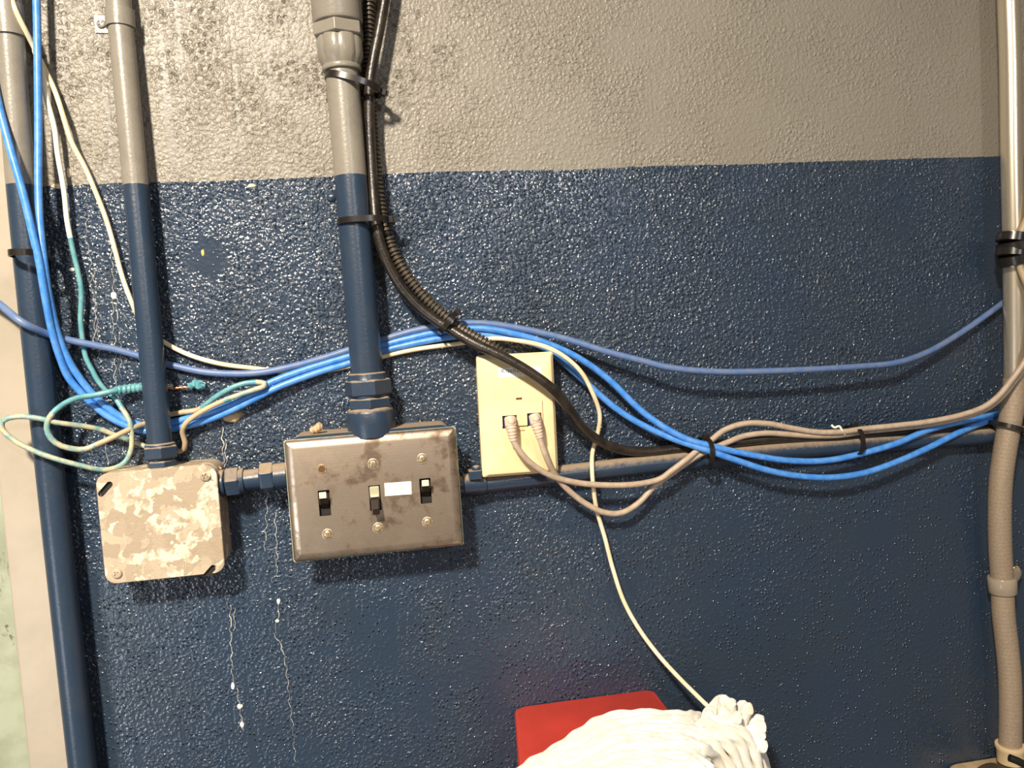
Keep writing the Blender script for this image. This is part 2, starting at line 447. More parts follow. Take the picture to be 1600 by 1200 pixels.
def screw(name, c, r, parent, mat, slot_rot=0.6, cross=False, h=0.0012):
    mb = MB(); A = Vector(c); B = A+Vector((0, -1, 0))
    lathe(mb, A, B, [(-0.001, r), (h*0.5, r), (h*0.85, r*0.86), (h, r*0.6)], seg=20, up=Vector((0, 0, 1)))
    o = mb.build(name, mat, parent)
    cs = []
    for k in range(2 if cross else 1):
        m2 = MB(); box(m2, A+Vector((0, -h, 0)), r*2.2 if not cross else r*1.2, h*0.9, r*0.28, slot_rot+k*PI/2)
        cs.append(m2.build('cutter', mat, None))
    cut(o, cs); shade_auto(o)
    return o

# ------------------------------------------------------------------ the setting
XL = P(64, 600).x                                   # where wall and door frame meet, behind the first conduit
def slab(name, x0, x1, y0, y1, z0, z1, mat, bevel=0.0, **kw):
    mb = MB(); box(mb, ((x0+x1)/2, (y0+y1)/2, (z0+z1)/2), x1-x0, y1-y0, z1-z0)
    o = mb.build(name, mat, None, bevel=bevel); tag(o, kind='structure', **kw); return o
wall = slab('wall_back', XL, 1.35, 0.0, 0.12, 0.35, 2.6, M['wall'])
XT = P(24, 1000, 0.008).x
slab('trim_1', XT, XL, -0.008, 0.09, 0.35, 2.6, M['frame'], bevel=0.002)
slab('door_1', XT-0.35, XT+0.004, 0.022, 0.06, 0.35, 2.6, M['door'])

# dried runs, beads and chips on the wall paint
def drip(pts, w0, mat=None, wob=0.0009):
    mb = MB(); p, ks = smooth_path(px_path([(x, y, 0.0003) for x, y in pts]), 0.002)
    rnd = random.Random(int(pts[0][0]*7+pts[0][1]))
    q = []
    for i, v in enumerate(p):
        q.append(v+Vector((math.sin(i*0.9+rnd.random())*wob+rnd.uniform(-wob, wob)*0.6, 0, 0)))
    ph = rnd.uniform(0, 6)
    sweep(mb, q, w0, 6, rf=lambda t, L, th: (0.55+0.45*abs(math.sin(L*170+ph)*math.sin(L*67+1)))*(0.6 if abs(math.sin(th)) < .5 else 1))
    return mb.build('paint_drip', mat or M['drip'], wall)
for pts, ww in (([(137, 335), (135, 375), (142, 405), (143, 450), (150, 480), (152, 520), (155, 560)], 0.0006),
                ([(147, 420), (149, 470), (148, 510), (146, 545)], 0.0006),
                ([(174, 385), (177, 430), (178, 460), (176, 500), (181, 540), (180, 590), (186, 640)], 0.0008),
                ([(182, 465), (184, 500), (189, 545), (188, 590)], 0.0007),
                ([(189, 640), (192, 690), (198, 720)], 0.0007), ([(164, 690), (170, 728)], 0.0006),
                ([(347, 668), (349, 700), (350, 732)], 0.0011), ([(352, 690), (353, 720), (352, 735)], 0.0010),
                ([(360, 945), (361, 985), (362, 1020), (364, 1065)], 0.0011), ([(366, 950), (366, 985)], 0.0008),
                ([(370, 1075), (376, 1110), (380, 1140)], 0.0009),
                ([(418, 770), (416, 820), (414, 860)], 0.0008), ([(430, 800), (432, 850), (433, 900)], 0.0008),
                ([(437, 935), (434, 965), (430, 990), (440, 1010), (447, 1040)], 0.0009),
                ([(447, 1040), (452, 1090), (458, 1140), (462, 1190)], 0.0006)):
    drip(pts, ww)
def bead(px, py, rx, rz, mat, name='paint_bead'):
    mb = MB(); c = P(px, py, 0)
    vs = []; fs = []; n = 10; m_ = 5
    rnd = random.Random(int(px+py))
    for i in range(m_):
        a = PI/2*i/(m_-1)*0.98
        for k in range(n):
            th = 2*PI*k/n; rr = math.cos(a)*(1+rnd.uniform(-.15, .15))
            vs.append(c+Vector((rx*rr*math.cos(th), -0.7*min(rx, rz)*math.sin(a)+0.0005, rz*rr*math.sin(th))))
    for i in range(m_-1):
        for k in range(n): fs.append((i*n+k, i*n+(k+1) % n, (i+1)*n+(k+1) % n, (i+1)*n+k))
    fs.append(tuple((m_-1)*n+k for k in range(n)))
    mb.add(vs, fs); return mb.build(name, mat, wall)
bead(375, 1104, .0028, .003, M['chalk']); bead(378, 1132, .002, .004, M['chalk']); bead(364, 1072, .002, .004, M['chalk'])
bead(435, 940, .0018, .003, M['chalk']); bead(433, 970, .002, .002, M['chalk']); bead(178, 462, .003, .004, M['chalk'])
bead(317, 395, .0018, .0036, M['yellow_chip'], 'paint_chip'); bead(90, 291, .006, .0025, M['cream_cable'], 'paint_chip')
bead(108, 270, .002, .005, M['cream_cable'], 'paint_chip'); bead(393, 290, .004, .002, M['cream_cable'], 'paint_chip')
bead(363, 650, .010, .007, M['plaster'], 'plaster_crumb'); bead(112, 421, .003, .0018, M['chalk'])
bead(519, 308, .006, .005, M['blue'], 'paint_blob')

# ------------------------------------------------------------------ conduits
def hexnut(mb, A, B, t0, t1, r, mi=0, ph=0.0):
    lathe(mb, A, B, [(t0, r*0.9), (t0+0.0015, r), (t1-0.0015, r), (t1, r*0.9)], sides=6, ph=ph, mi=mi)
def band_y(A, B, py):                              # distance along A->B at which the axis has pixel row py
    best = min(range(0, 2001), key=lambda i: abs(row(A+(B-A)*(i/2000))-py)); return (B-A).length*best/2000
def row(v):
    q = v-CAM; return 600-F_PX*q.dot(UP)/q.dot(_fwd)
def colx(v):
    q = v-CAM; return 800+F_PX*q.dot(RT)/q.dot(_fwd)
def band_x(A, B, px):
    best = min(range(0, 2001), key=lambda i: abs(colx(A+(B-A)*(i/2000))-px)); return (B-A).length*best/2000

# 1: far left, over the joint of wall and frame
t = thing('metal_conduit', P(129, 1200, .024), 'painted metal conduit furthest left, along the beige door frame', 'conduit')
mb = MB(); p, ks = smooth_path(px_path([(3, -60, .021), (10, 0, .021), (33, 290, .021), (64, 600, .021), (96, 900, .021), (129, 1200, .021), (136, 1260, .021)]), 0.01)
rows = [row(v) for v in p]
sweep(mb, p, 0.0122, 28, mf=lambda k: 0 if k < 2.0 else 1, ks=ks)
mb.build('tube', [M['gray'], M['blue']], t)
# 2
t = thing('metal_conduit', P(252, 700, .025), 'slimmer painted metal conduit that ends in the top of the square box', 'conduit')
A, B = P(185, 0, .0135), P(253, 725, .025)
A2 = A-(B-A)*0.08; L = (B-A2).length
tb = band_y(A2, B, 290)
mb = MB(); rr = 0.0112
lathe(mb, A2, B, [(0, rr), (tb, rr)], seg=28); lathe(mb, A2, B, [(tb, rr), (L-0.002, rr)], seg=28, mi=1)
mb.build('tube', [M['gray'], M['blue']], t)
mb = MB(); n0, n1, n2, n3 = [band_y(A2, B, y) for y in (692, 697, 716, 733)]
lathe(mb, A2, B, [(n0, .0122), (n0+.001, .0135), (n1, .0138)], seg=28)
hexnut(mb, A2, B, n1-.0005, n2, .0165, ph=0.25)
lathe(mb, A2, B, [(n2-.001, .0118), (n2+.002, .0118)], seg=28)
hexnut(mb, A2, B, n2+.0015, L+.004, .0138, ph=0.1)
mb.build('connector', M['blue_dusty'], t, bevel=0.0006)
# 3: centre
t = thing('metal_conduit', P(583, 690, .027), 'thickest painted metal conduit, dropping into the switch box', 'conduit')
A, B = P(530, 60, .027), P(581, 675, .027)
ax = (B-A).normalized(); A = A-ax*0.10; L = (B-A).length
tb = band_y(A, B, 276); mb = MB(); rr = 0.0155
lathe(mb, A, B, [(0, rr), (tb, rr)], seg=36); lathe(mb, A, B, [(tb, rr), (L, rr)], seg=36, mi=1)
mb.build('tube', [M['gray'], M['blue']], t)
mb = MB(); y = [band_y(A, B, v) for v in (40, 46, 64, 72, 100, 108, 114)]
lathe(mb, A, B, [(0, .0235), (y[0]-.004, .0235), (y[0]-.001, .0225), (y[0], .020)], seg=40)
hexnut(mb, A, B, y[0], y[2]-.001, .0250, ph=PI/6+0.1)
# grooved body
vs = []; fs = []; prof = [(y[2]-.003, .0200), (y[2], .0215), (y[4]-.006, .0215), (y[4], .0190), (y[5], .0170)]; n = 48
u = ax.cross(Vector((0, 1, 0))).normalized(); w_ = ax.cross(u)
for ti, r_ in prof:
    for k in range(n):
        th = 2*PI*k/n; r2 = r_*(1-0.05*(abs(math.sin(th*4)) < .35))
        vs.append(A+ax*ti+u*r2*math.cos(th)+w_*r2*math.sin(th))
for i in range(len(prof)-1):
    for k in range(n): fs.append((i*n+k, i*n+(k+1) % n, (i+1)*n+(k+1) % n, (i+1)*n+k))
fs.append(tuple(range(n))[::-1]); fs.append(tuple((len(prof)-1)*n+k for k in range(n)))
mb.add(vs, fs)
lathe(mb, A, B, [(y[5]-.002, .0180), (y[5], .0186), (y[6]-.001, .0180), (y[6], .016)], seg=40)
mb.build('coupling', M['gray'], t, bevel=0.0006)
mb = MB(); y = [band_y(A, B, v) for v in (582, 590, 594, 618, 622, 638, 642)]
lathe(mb, A, B, [(y[0], .0165), (y[0]+.001, .0182), (y[1], .0188), (y[2], .0195)], seg=40)
hexnut(mb, A, B, y[2]-.001, y[3], .0230, ph=0.2)
lathe(mb, A, B, [(y[3]-.001, .0185), (y[4], .0185)], seg=40)
hexnut(mb, A, B, y[4]-.001, y[5], .0222, ph=0.45)
lathe(mb, A, B, [(y[5]-.001, .0195), (y[5]+.001, .0222), (y[6]+.001, .0232), (L-.008, .0232), (L+.004, .0225)], seg=40)
mb.build('connector', M['blue_dusty'], t, bevel=0.0006)
# 4: horizontal
t = thing('metal_conduit', P(757, 755, .012), 'dusty horizontal metal conduit running right from the switch box', 'conduit')
mb = MB(); pts = [(712, 759, .018), (757, 755, .013), (880, 741, .0115), (1000, 727, .0115), (1100, 717, .0115), (1200, 707, .0115), (1325, 697, .0115), (1400, 691, .0115), (1480, 685, .0115), (1572, 679, .0115), (1640, 674, .0115)]
p, ks = smooth_path(px_path(pts), 0.008)
sweep(mb, p, 0.0096, 28); mb.build('tube', M['blue_dusty'], t)
mb = MB(); A = P(722, 757, .0165); B = P(758, 754.5, .013); L = (B-A).length
lathe(mb, A, B, [(0, .0108), (L-.001, .0108), (L, .0100)], seg=28)
box(mb, P(742, 741, .022), .013, .014, .009)
cc = P(744, 733, .024)
lathe(mb, cc, cc+Vector((0, 0, 1)), [(-.006, .0035), (.001, .0042), (.003, .0035), (.0038, .002)], seg=14)
mb.build('set_screw_connector', M['blue_dusty'], t, bevel=0.0008)
# 5: nipple between the boxes
t = thing('conduit_nipple', P(390, 750, .022), 'short dusty pipe fitting joining the square box to the switch box', 'pipe fitting')
A, B = P(330, 757, .024), P(450, 742, .024); L = (B-A).length
X = [band_x(A, B, v) for v in (340, 353, 355, 380, 383, 407, 430, 434)]
mb = MB(); lathe(mb, A, B, [(0, .0100), (L, .0100)], seg=28); mb.build('tube', M['blue_dusty'], t)
mb = MB(); lathe(mb, A, B, [(X[0], .0118), (X[0]+.001, .0128), (X[1]-.001, .0128), (X[1], .0115)], seg=28); mb.build('locknut', M['blue_dusty'], t, bevel=.0005)
mb = MB(); hexnut(mb, A, B, X[1]+.0005, X[3]-.002, .0150, ph=.35); lathe(mb, A, B, [(X[3]-.003, .0128), (X[4], .0118)], seg=28); mb.build('nut', M['blue_dusty'], t, bevel=.0008)
mb = MB(); hexnut(mb, A, B, X[5], X[6], .0148, ph=.1); lathe(mb, A, B, [(X[6]-.001, .0125), (L, .0125)], seg=28); mb.build('nut', M['blue_dusty'], t, bevel=.0008)

# 6: right-hand tube that turns flexible further down
t = thing('flexible_conduit', P(1579, 1175, .03), 'bare silvery conduit at the right edge, bending and tan lower down', 'conduit')
pts = [(1574, -60, .03), (1576, 0, .03), (1579, 100, .03), (1581, 250, .03), (1583, 350, .03), (1585, 450, .03), (1586, 560, .03), (1585.5, 600, .03)]
mb = MB(); p, ks = smooth_path(px_path(pts), 0.008); sweep(mb, p, 0.0110, 28); mb.build('tube', M['tube'], t)
pts = [(1585.8, 592, .03), (1584, 622, .03), (1578, 660, .03), (1570, 705, .029), (1564, 750, .028), (1562, 800, .026), (1563, 860, .024), (1566, 910, .022), (1568, 960, .022), (1573, 1005, .023), (1578, 1060, .025), (1579, 1120, .026), (1578, 1185, .026)]
mb = MB(); p, ks = smooth_path(px_path(pts), 0.0015)
sweep(mb, p, 0.0117, 28, rf=lambda t_, L_, th: 1+0.012*math.sin(L_*2*PI/0.0045)); mb.build('flexible_hose', M['flex'], t)
mb = MB(); A = P(1578, 1163, .026); B = P(1579, 1190, .026)
lathe(mb, A, B, [(0, .0125), (0, .0150), (.003, .0155), (.006, .0140), (.020, .0135)], seg=28)
mb.build('bushing', M['bushing'], t)

# conduit straps
def strap(px, py, d, r, wd, axis_px, side, mat, label, foot=True):
    A = P(px, py, d); B = P(axis_px[0], axis_px[1], d); a = (B-A).normalized()
    t = thing('pipe_strap', A, label, 'pipe strap')
    mb = MB(); out = a.cross(Vector((0, 1, 0))).normalized()*side
    if (P(px+side*10, py, d)-A).dot(out) < 0: out = -out
    n = 20; vs = []
    prof = []
    # round the tube, then down to the wall and out into a foot
    for k in range(n+1):
        th = PI*k/n; prof.append((math.cos(th), math.sin(th)))
    ring = [(-(r+.0012)*c, d+(r+.0012)*s) for c, s in prof] + [(r+.0012, 0.0012), (r+.015, 0.0012)]
    ring_i = [(-r*c, d+r*s) for c, s in prof] + [(r, 0.0), (r+.015, 0.0)]
    if not foot: ring, ring_i = ring[:-2], ring_i[:-2]
    m_ = len(ring); base = Vector((A.x, 0, A.z))
    for z_ in (-wd/2, wd/2):
        for rr_ in (ring, ring_i):
            for x_, dd in rr_: vs.append(base+out*x_+Vector((0, -dd, 0))+a*z_)
    fs = []
    for i in range(m_-1):
        o0, i0, o1, i1 = 0, m_, 2*m_, 3*m_
        fs += [(o0+i, o0+i+1, o1+i+1, o1+i), (i0+i, i1+i, i1+i+1, i0+i+1), (o0+i, i0+i, i0+i+1, o0+i+1), (o1+i, o1+i+1, i1+i+1, i1+i)]
    fs += [(0, m_, 3*m_, 2*m_), (m_-1, 3*m_-1, 4*m_-1, 2*m_-1)]
    mb.add(vs, fs, 0); o = mb.build('band', mat, t); shade_auto(o, 40)
    sc_ = base+out*(r+.009)+Vector((0, -.0012, 0))
    if foot: screw('screw', sc_, .0040, t, mat, 0.8, cross=True, h=.002)
    return t
strap(188, 30, .0138, .0118, .016, (190, 60), -1, M['gray'], 'gray painted strap with its screw foot on the slimmer conduit')
strap(13, 33, .021, .0128, .028, (16, 65), 1, M['gray'], 'gray painted strap round the furthest left conduit', foot=False)

# ------------------------------------------------------------------ square box
t = thing('junction_box', P(253, 820, 0), 'square galvanised junction box with a blotchy dusty cover', 'junction box')
JD = 0.040
c = P(252, 819, JD)
W = (P(348, 812, JD)-P(160, 827, JD)).length; Hh = (P(261, 905, JD)-P(245, 735, JD)).length
mb = MB(); o1 = rrect(W*0.985, Hh*0.985, .011)
loft(mb, Vector((c.x, 0, c.z+0.0015)), [(o1, 0.0), (o1, JD-.0027)])
bx = mb.build('body', M['galv'], t)
mb = MB(); o1 = rrect(W, Hh, .010, 8); o2 = rrect(W-.0012, Hh-.0012, .0095, 8)
loft(mb, c, [(o1, -.0022), (o1, 0.0), (o2, .0006)])
cov = mb.build('cover', [M['galv'], M['void']], t)
cs = []
for q in (P(165, 764, JD), P(327, 894, JD)):
    m2 = MB(); ol = rrect(.0165, .0056, .0027, 4)
    # slot from near the corner's side, pointing along the diagonal of the corner
    loft(m2, q, [(ol, -.004), (ol, .004)], rot=-PI/4)
    cs.append(m2.build('cutter', M['void'], None))
cut(cov, cs); shade_auto(cov)
for q in (P(169, 764, JD-.0025), P(325, 890, JD-.0025)):
    mb = MB(); box(mb, q, .013, .0008, .012, 0); mb.build('slot_shade_plate', M['void'], t)  # near-black plate behind each slot, painted shade in place of an open box
screw('screw', Vector((c.x+(W/2-.010), c.y-.0006, c.z+Hh/2-.010)), .0048, t, M['galv'], 0.4, cross=True, h=.0025)
screw('screw', Vector((c.x-(W/2-.011), c.y-.0006, c.z-Hh/2+.0095)), .0045, t, M['galv'], 0.9, cross=True, h=.0022)
# stamped marks
for px_, n_ in ((221, 4), (291, 5)):
    mb = MB()
    for k in range(n_):
        q = P(px_-8+k*4, 886-k*.3, JD+.0007); box(mb, q, .0005, .0003, .0062-.003*(k % 2))
    mb.build('stamped_mark', M['tan_cable'], t)
mb = MB(); q = P(325, 735, .030)
for k in range(6):
    s = MB(); rnd = random.Random(k)
    cc = P(285+k*10, 728-0.2*k, .012+.003*(k % 3)); n_ = 8
    pts_ = [cc+Vector((-.006, 0, -.004)), cc, cc+Vector((.006, 0, -.004))]
    sweep(mb, pts_, .0028, 8, rf=lambda t_, L_, th: (.4 if t_ in (0, 1) else 1)+.2*math.sin(th*3+k))
mb.build('dust_clump', M['plaster'], t)

# ------------------------------------------------------------------ switch box and plate
t = thing('switch_box', P(587, 775, 0), 'stainless plate with three toggle switches on a metal wall box', 'light switch')
SD = 0.048
c = P(586.5, 773, SD); W, Hh = .1625, .1165
mb = MB(); o1 = rrect(W-.010, Hh-.004, .010)
loft(mb, Vector((c.x+.0005, 0, c.z+.005)), [(o1, 0.0), (o1, SD-.0062)])
mb.build('body', M['blue_dusty'], t)
# old paint seam round the plate's edge
mb = MB(); o1 = rrect(W+.0008, Hh+.0008, .002)
loft(mb, c, [(o1, -.0066), (o1, -.0058)]); mb.build('paint_seam', M['verdigris'], t)
mb = MB()
def O(i): return rrect(W-2*i, Hh-2*i, max(.0008, .003-i*.6), 5)
loft(mb, c, [(O(0), -.0062), (O(0.0003), -.0044), (O(.0012), -.0029), (O(.0026), -.0018), (O(.0045), -.0009), (O(.0066), -.0003), (O(.0082), 0.0)])
plate = mb.build('plate', [M['steel'], M['void']], t)
def inplate(px, py, d=SD): return P(px, py, d)
tg = [inplate(507, 786), inplate(586, 778), inplate(665, 767)]
cs = []
for q in tg:
    m2 = MB(); loft(m2, q, [(rrect(.0108, .0245, .0006, 2), -.02), (rrect(.0108, .0245, .0006, 2), .02)]); cs.append(m2.build('cutter', M['void'], None))
cut(plate, cs); shade_auto(plate, 30)
for i, q in enumerate(tg):
    sw = bpy.data.objects.new('switch', None); COL.objects.link(sw); sw.parent = t; sw.location = q-t.location
    mb = MB(); box(mb, q+Vector((0, .0062, 0)), .0118, .004, .0255); mb.build('switch_well', M['void'], sw)
    mb = MB()
    if i == 1:
        # toggle down, with a painted teal upper face
        box(mb, q+Vector((0, .0008, .0050)), .0092, .006, .0125)
        mb.build('toggle_base', M['verdigris'], sw, bevel=.001)
        mb = MB(); vs = []
        for dy, z, wd, th_ in ((.002, .004, .0088, .007), (-.006, -.004, .0084, .0072), (-.0115, -.0115, .0072, .0060)):
            for sx_, sz_ in ((-1, 1), (1, 1), (1, -1), (-1, -1)): vs.append(q+Vector((sx_*wd/2, dy, z+sz_*th_/2)))
        mb.add(vs, [(3, 2, 1, 0), (8, 9, 10, 11)]+[(a+k, a+(k+1) % 4, a+4+(k+1) % 4, a+4+k) for a in (0, 4) for k in range(4)], 0, True)
        mb.build('toggle', M['toggle_dark'], sw, bevel=.0009)
        mb = MB(); box(mb, q+Vector((0, -.0028, .0020)), .0080, .0022, .0034); mb.build('worn_band', M['toggle_tip'], sw, bevel=.0006)
    else:
        vs = []
        for dy, z, wd, th_ in ((.004, -.002, .0088, .008), (-.004, .004, .0084, .0078), (-.0105, .0095, .0072, .0062)):
            for sx_, sz_ in ((-1, 1), (1, 1), (1, -1), (-1, -1)): vs.append(q+Vector((sx_*wd/2, dy, z+sz_*th_/2)))
        mb.add(vs, [(3, 2, 1, 0), (8, 9, 10, 11)]+[(a+k, a+(k+1) % 4, a+4+(k+1) % 4, a+4+k) for a in (0, 4) for k in range(4)], 0, True)
        mb.build('toggle', M['toggle_dark'], sw, bevel=.0009)
        mb = MB(); box(mb, q+Vector((0, -.0108, .0095)), .0066, .0010, .0058); mb.build('toggle_tip', M['toggle_tip'], sw, bevel=.0003)
    if i != 1: sw['label'] = 'brown toggle flipped up with a worn pale tip'
    else: sw['label'] = 'brown toggle flipped down with chipped teal paint'
for (x, y_, s_) in ((583, 725, 1.4), (660, 717, -.8), (512, 835, .5), (591, 825, -.5), (668, 816, -.7)):
    screw('screw', inplate(x, y_, SD), .0037, t, M['brass'], s_, h=.0016)
    mb = MB(); q_ = inplate(x, y_, SD); lathe(mb, q_, q_+Vector((0, -1, 0)), [(-.0003, .0054), (.0002, .0054), (.0005, .0048), (.0003, .0040)], seg=24, up=Vector((0, 0, 1))); mb.build('screw_dimple', M['dimple'], t)
q = inplate(503, 733, SD); mb = MB()
lathe(mb, q, q+Vector((0, -1, 0)), [(-.0005, .0047), (.0006, .0044), (.0006, .0032), (-.0002, .0030)], seg=24, up=Vector((0, 0, 1)))
mb.build('screw_hole', M['brass'], t)
mb = MB(); lathe(mb, q, q+Vector((0, -1, 0)), [(-.0003, .0030), (.0003, .0030)], seg=20, up=Vector((0, 0, 1))); mb.build('hole', M['hole'], t)
mb = MB(); q = inplate(622, 763.5, SD); box(mb, q+Vector((0, -.0002, 0)), .0255, .0004, .0125, 0.02); lab = mb.build('paper_label', M['paper'], t)
mb = MB()
for k in range(6): box(mb, q+Vector((-.003+k*.0018, -.0005, .0002*(k % 2))), .0010, .0001, .0011)
mb.build('faded_print', M['faint_ink'], lab)
mb = MB()
for k, (x, y_) in enumerate(((495, 670), (489, 672), (499, 667))):
    cc = P(x, y_, .030); pts_ = [cc+Vector((-.003, 0, 0)), cc, cc+Vector((.003, 0, 0))]
    sweep(mb, pts_, .0050-.001*(k == 1), 10, rf=lambda t_, L_, th: .5 if t_ in (0, 1) else 1)
mb.build('plaster_crumb', M['plaster'], t)

# ------------------------------------------------------------------ data outlet
t = thing('data_outlet', P(810, 650, 0), 'almond plastic network outlet with a Kitchen label and two jacks', 'wall outlet')
YD = 0.034; rot = math.radians(0.9)
c = P(812, 648, YD)
W = (P(865, 645, YD)-P(757, 651, YD)).length; Hh = (P(818, 738, YD)-P(803, 556, YD)).length
W2, H2 = W+.0075, Hh+.005
mb = MB()
bc = Vector((c.x-.0012, c.y, c.z))
loft(mb, Vector((bc.x, 0, bc.z)), [(rrect(W2-.004, H2-.004, .003), 0.0), (rrect(W2-.003, H2-.003, .003), YD-.0075)], rot=rot)
mb.build('back_box', M['almond'], t)
mb = MB()
loft(mb, c, [([(x-.0012, z) for x, z in rrect(W2, H2, .0025)], -.0075), ([(x-.0012, z) for x, z in rrect(W2, H2, .0025)], -.0050), (rrect(W-.001, Hh-.001, .002), -.0006), (rrect(W-.004, Hh-.004, .002), 0.0)], rot=rot)
fp = mb.build('faceplate', [M['almond'], M['almond_dark']], t)
cs = []
for (x, y_, w1, h1) in ((796, 659, .0145, .0130), (834.5, 655, .0145, .0130), (811, 623, .0062, .0022)):
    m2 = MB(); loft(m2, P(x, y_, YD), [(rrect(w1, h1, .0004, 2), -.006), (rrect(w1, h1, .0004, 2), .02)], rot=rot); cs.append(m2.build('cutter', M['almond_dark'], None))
cut(fp, cs); shade_auto(fp, 25)
# raised jack module with real openings
mc = P(815, 645, YD); mb = MB()
loft(mb, mc, [(rrect(.0420, .0255, .001, 3), -.0005), (rrect(.0415, .0250, .001, 3), .0022)], rot=rot)
mod = mb.build('jack_module', [M['almond'], M['almond_dark']], t)
cs = []
for (x, y_) in ((796, 659), (834.5, 655)):
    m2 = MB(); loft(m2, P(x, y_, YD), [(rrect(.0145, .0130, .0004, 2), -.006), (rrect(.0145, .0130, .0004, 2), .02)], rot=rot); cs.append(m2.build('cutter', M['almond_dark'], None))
cut(mod, cs); shade_auto(mod, 25)
for (x, y_) in ((796, 659), (834.5, 655)):
    q = P(x, y_, YD-.004); mb = MB(); box(mb, q, .0150, .002, .0135, rot); mb.build('jack', M['jack_blue'], t)
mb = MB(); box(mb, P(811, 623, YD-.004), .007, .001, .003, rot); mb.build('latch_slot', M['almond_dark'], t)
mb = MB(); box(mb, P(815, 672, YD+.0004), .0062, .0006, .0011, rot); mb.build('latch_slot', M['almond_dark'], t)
mb = MB(); q = P(812, 581, YD); box(mb, q+Vector((0, -.0002, 0)), .0435, .0004, .0095, rot+.01); lab = mb.build('paper_label', M['paper'], t)
fc = bpy.data.curves.new('txt', 'FONT'); fc.body = 'Kitchen -'; fc.size = .0062; fc.extrude = .00004; fc.space_character = 1.15
fo = bpy.data.objects.new('txt', fc); COL.objects.link(fo); bpy.context.view_layer.update()
me = bpy.data.meshes.new_from_object(fo.evaluated_get(bpy.context.evaluated_depsgraph_get()))
bpy.data.objects.remove(fo); bpy.data.curves.remove(fc); me.materials.append(M['ink'])
tx = bpy.data.objects.new('printed_text', me); COL.objects.link(tx); tx.parent = lab
tx.location = P(783, 583, YD+.0005)-parent_loc(lab); tx.rotation_euler = (PI/2, rot, 0)

# ------------------------------------------------------------------ cables
def cable(name, pts, r, mats, label, seg=12, mf=None, parent=None, rf=None, step=.004):
    mb = MB(); p, ks = smooth_path(px_path(pts), step)
    sweep(mb, p, r, seg, mf=mf, ks=ks, rf=rf)
    o = mb.build(name, mats, parent)
    if label: tag(o, label, 'cable')
    return o
cable('network_cable', [(0-30, 455, .030), (0, 476, .030), (37, 505, .042), (87, 526, .022), (150, 540, .012), (180, 546, .008), (220, 557, .0045), (262, 569, .0045), (325, 582, .006), (400, 583, .010),
    (450, 574, .009), (500, 561, .006), (547, 546, .0042), (600, 530, .0042), (650, 516, .006), (700, 507, .008), (750, 505, .011), (800, 511, .014), (875, 527, .019), (950, 550, .026), (1000, 563, .030),
    (1050, 575, .034), (1125, 581, .036), (1200, 580, .036), (1275, 577, .034), (1340, 573, .031), (1400, 567, .027), (1450, 550, .018), (1500, 521, .012), (1550, 486, .008), (1570, 471, .006), (1600, 445, .006), (1640, 415, .006)],
    .0034, M['violet_cable'], 'dusty violet-blue network cable, highest of the cables crossing the blue wall')
cable('network_cable', [(-22, 80, .035), (-12, 120, .035), (0, 172, .036), (14, 225, .040), (34, 295, .043), (50, 360, .044), (62, 412, .044), (70, 460, .040), (82, 520, .030), (95, 562, .022), (107, 590, .016), (130, 617, .011), (150, 637, .009), (180, 657, .007), (215, 671, .0045),
    (240, 674, .0045), (270, 670, .0045), (295, 665, .006), (325, 656, .008), (362, 641, .010), (400, 622, .012), (432, 606, .011), (500, 581, .007), (547, 567, .0042), (600, 548, .0042), (650, 536, .006), (700, 527, .008), (750, 524, .010), (800, 529, .011), (850, 543, .012),
    (885, 571, .012), (920, 602, .012), (962, 638, .013), (1000, 662, .016), (1050, 685, .022), (1100, 702, .031), (1150, 719, .032), (1200, 735, .032), (1250, 744, .031), (1300, 746, .030), (1350, 739, .028), (1400, 722, .026), (1450, 700, .024), (1500, 675, .022), (1550, 656, .014), (1580, 650, .008), (1640, 640, .006)],
    .0034, M['blue_cable'], 'bright blue network cable that enters at the left edge and dips lowest on the right')
cable('network_cable', [(55, -60, .020), (57, 0, .020), (59, 100, .022), (60, 200, .024), (60, 290, .030), (62, 345, .036), (69, 412, .040), (76, 460, .036), (90, 520, .026), (107, 562, .018), (120, 584, .014), (140, 610, .010), (162, 632, .0085), (195, 655, .006), (220, 664, .0045),
    (240, 666, .0045), (270, 660, .0045), (300, 652, .006), (325, 645, .008), (362, 632, .010), (400, 613, .012), (418, 600, .012), (475, 578, .008), (547, 556, .0042), (600, 539, .0042), (650, 526, .006), (700, 516, .008), (750, 513, .012), (800, 521, .015), (850, 535, .016),
    (900, 557, .016), (950, 592, .016), (1000, 640, .018), (1037, 667, .023), (1075, 687, .028), (1100, 694, .031), (1150, 706, .030), (1225, 719, .028), (1287, 720, .026), (1337, 711, .024), (1400, 693, .024), (1450, 672, .024), (1500, 659, .022), (1550, 649, .014), (1580, 644, .007), (1640, 632, .006)],
    .0034, M['blue_cable'], 'bright blue network cable hanging straight down from the top left corner')
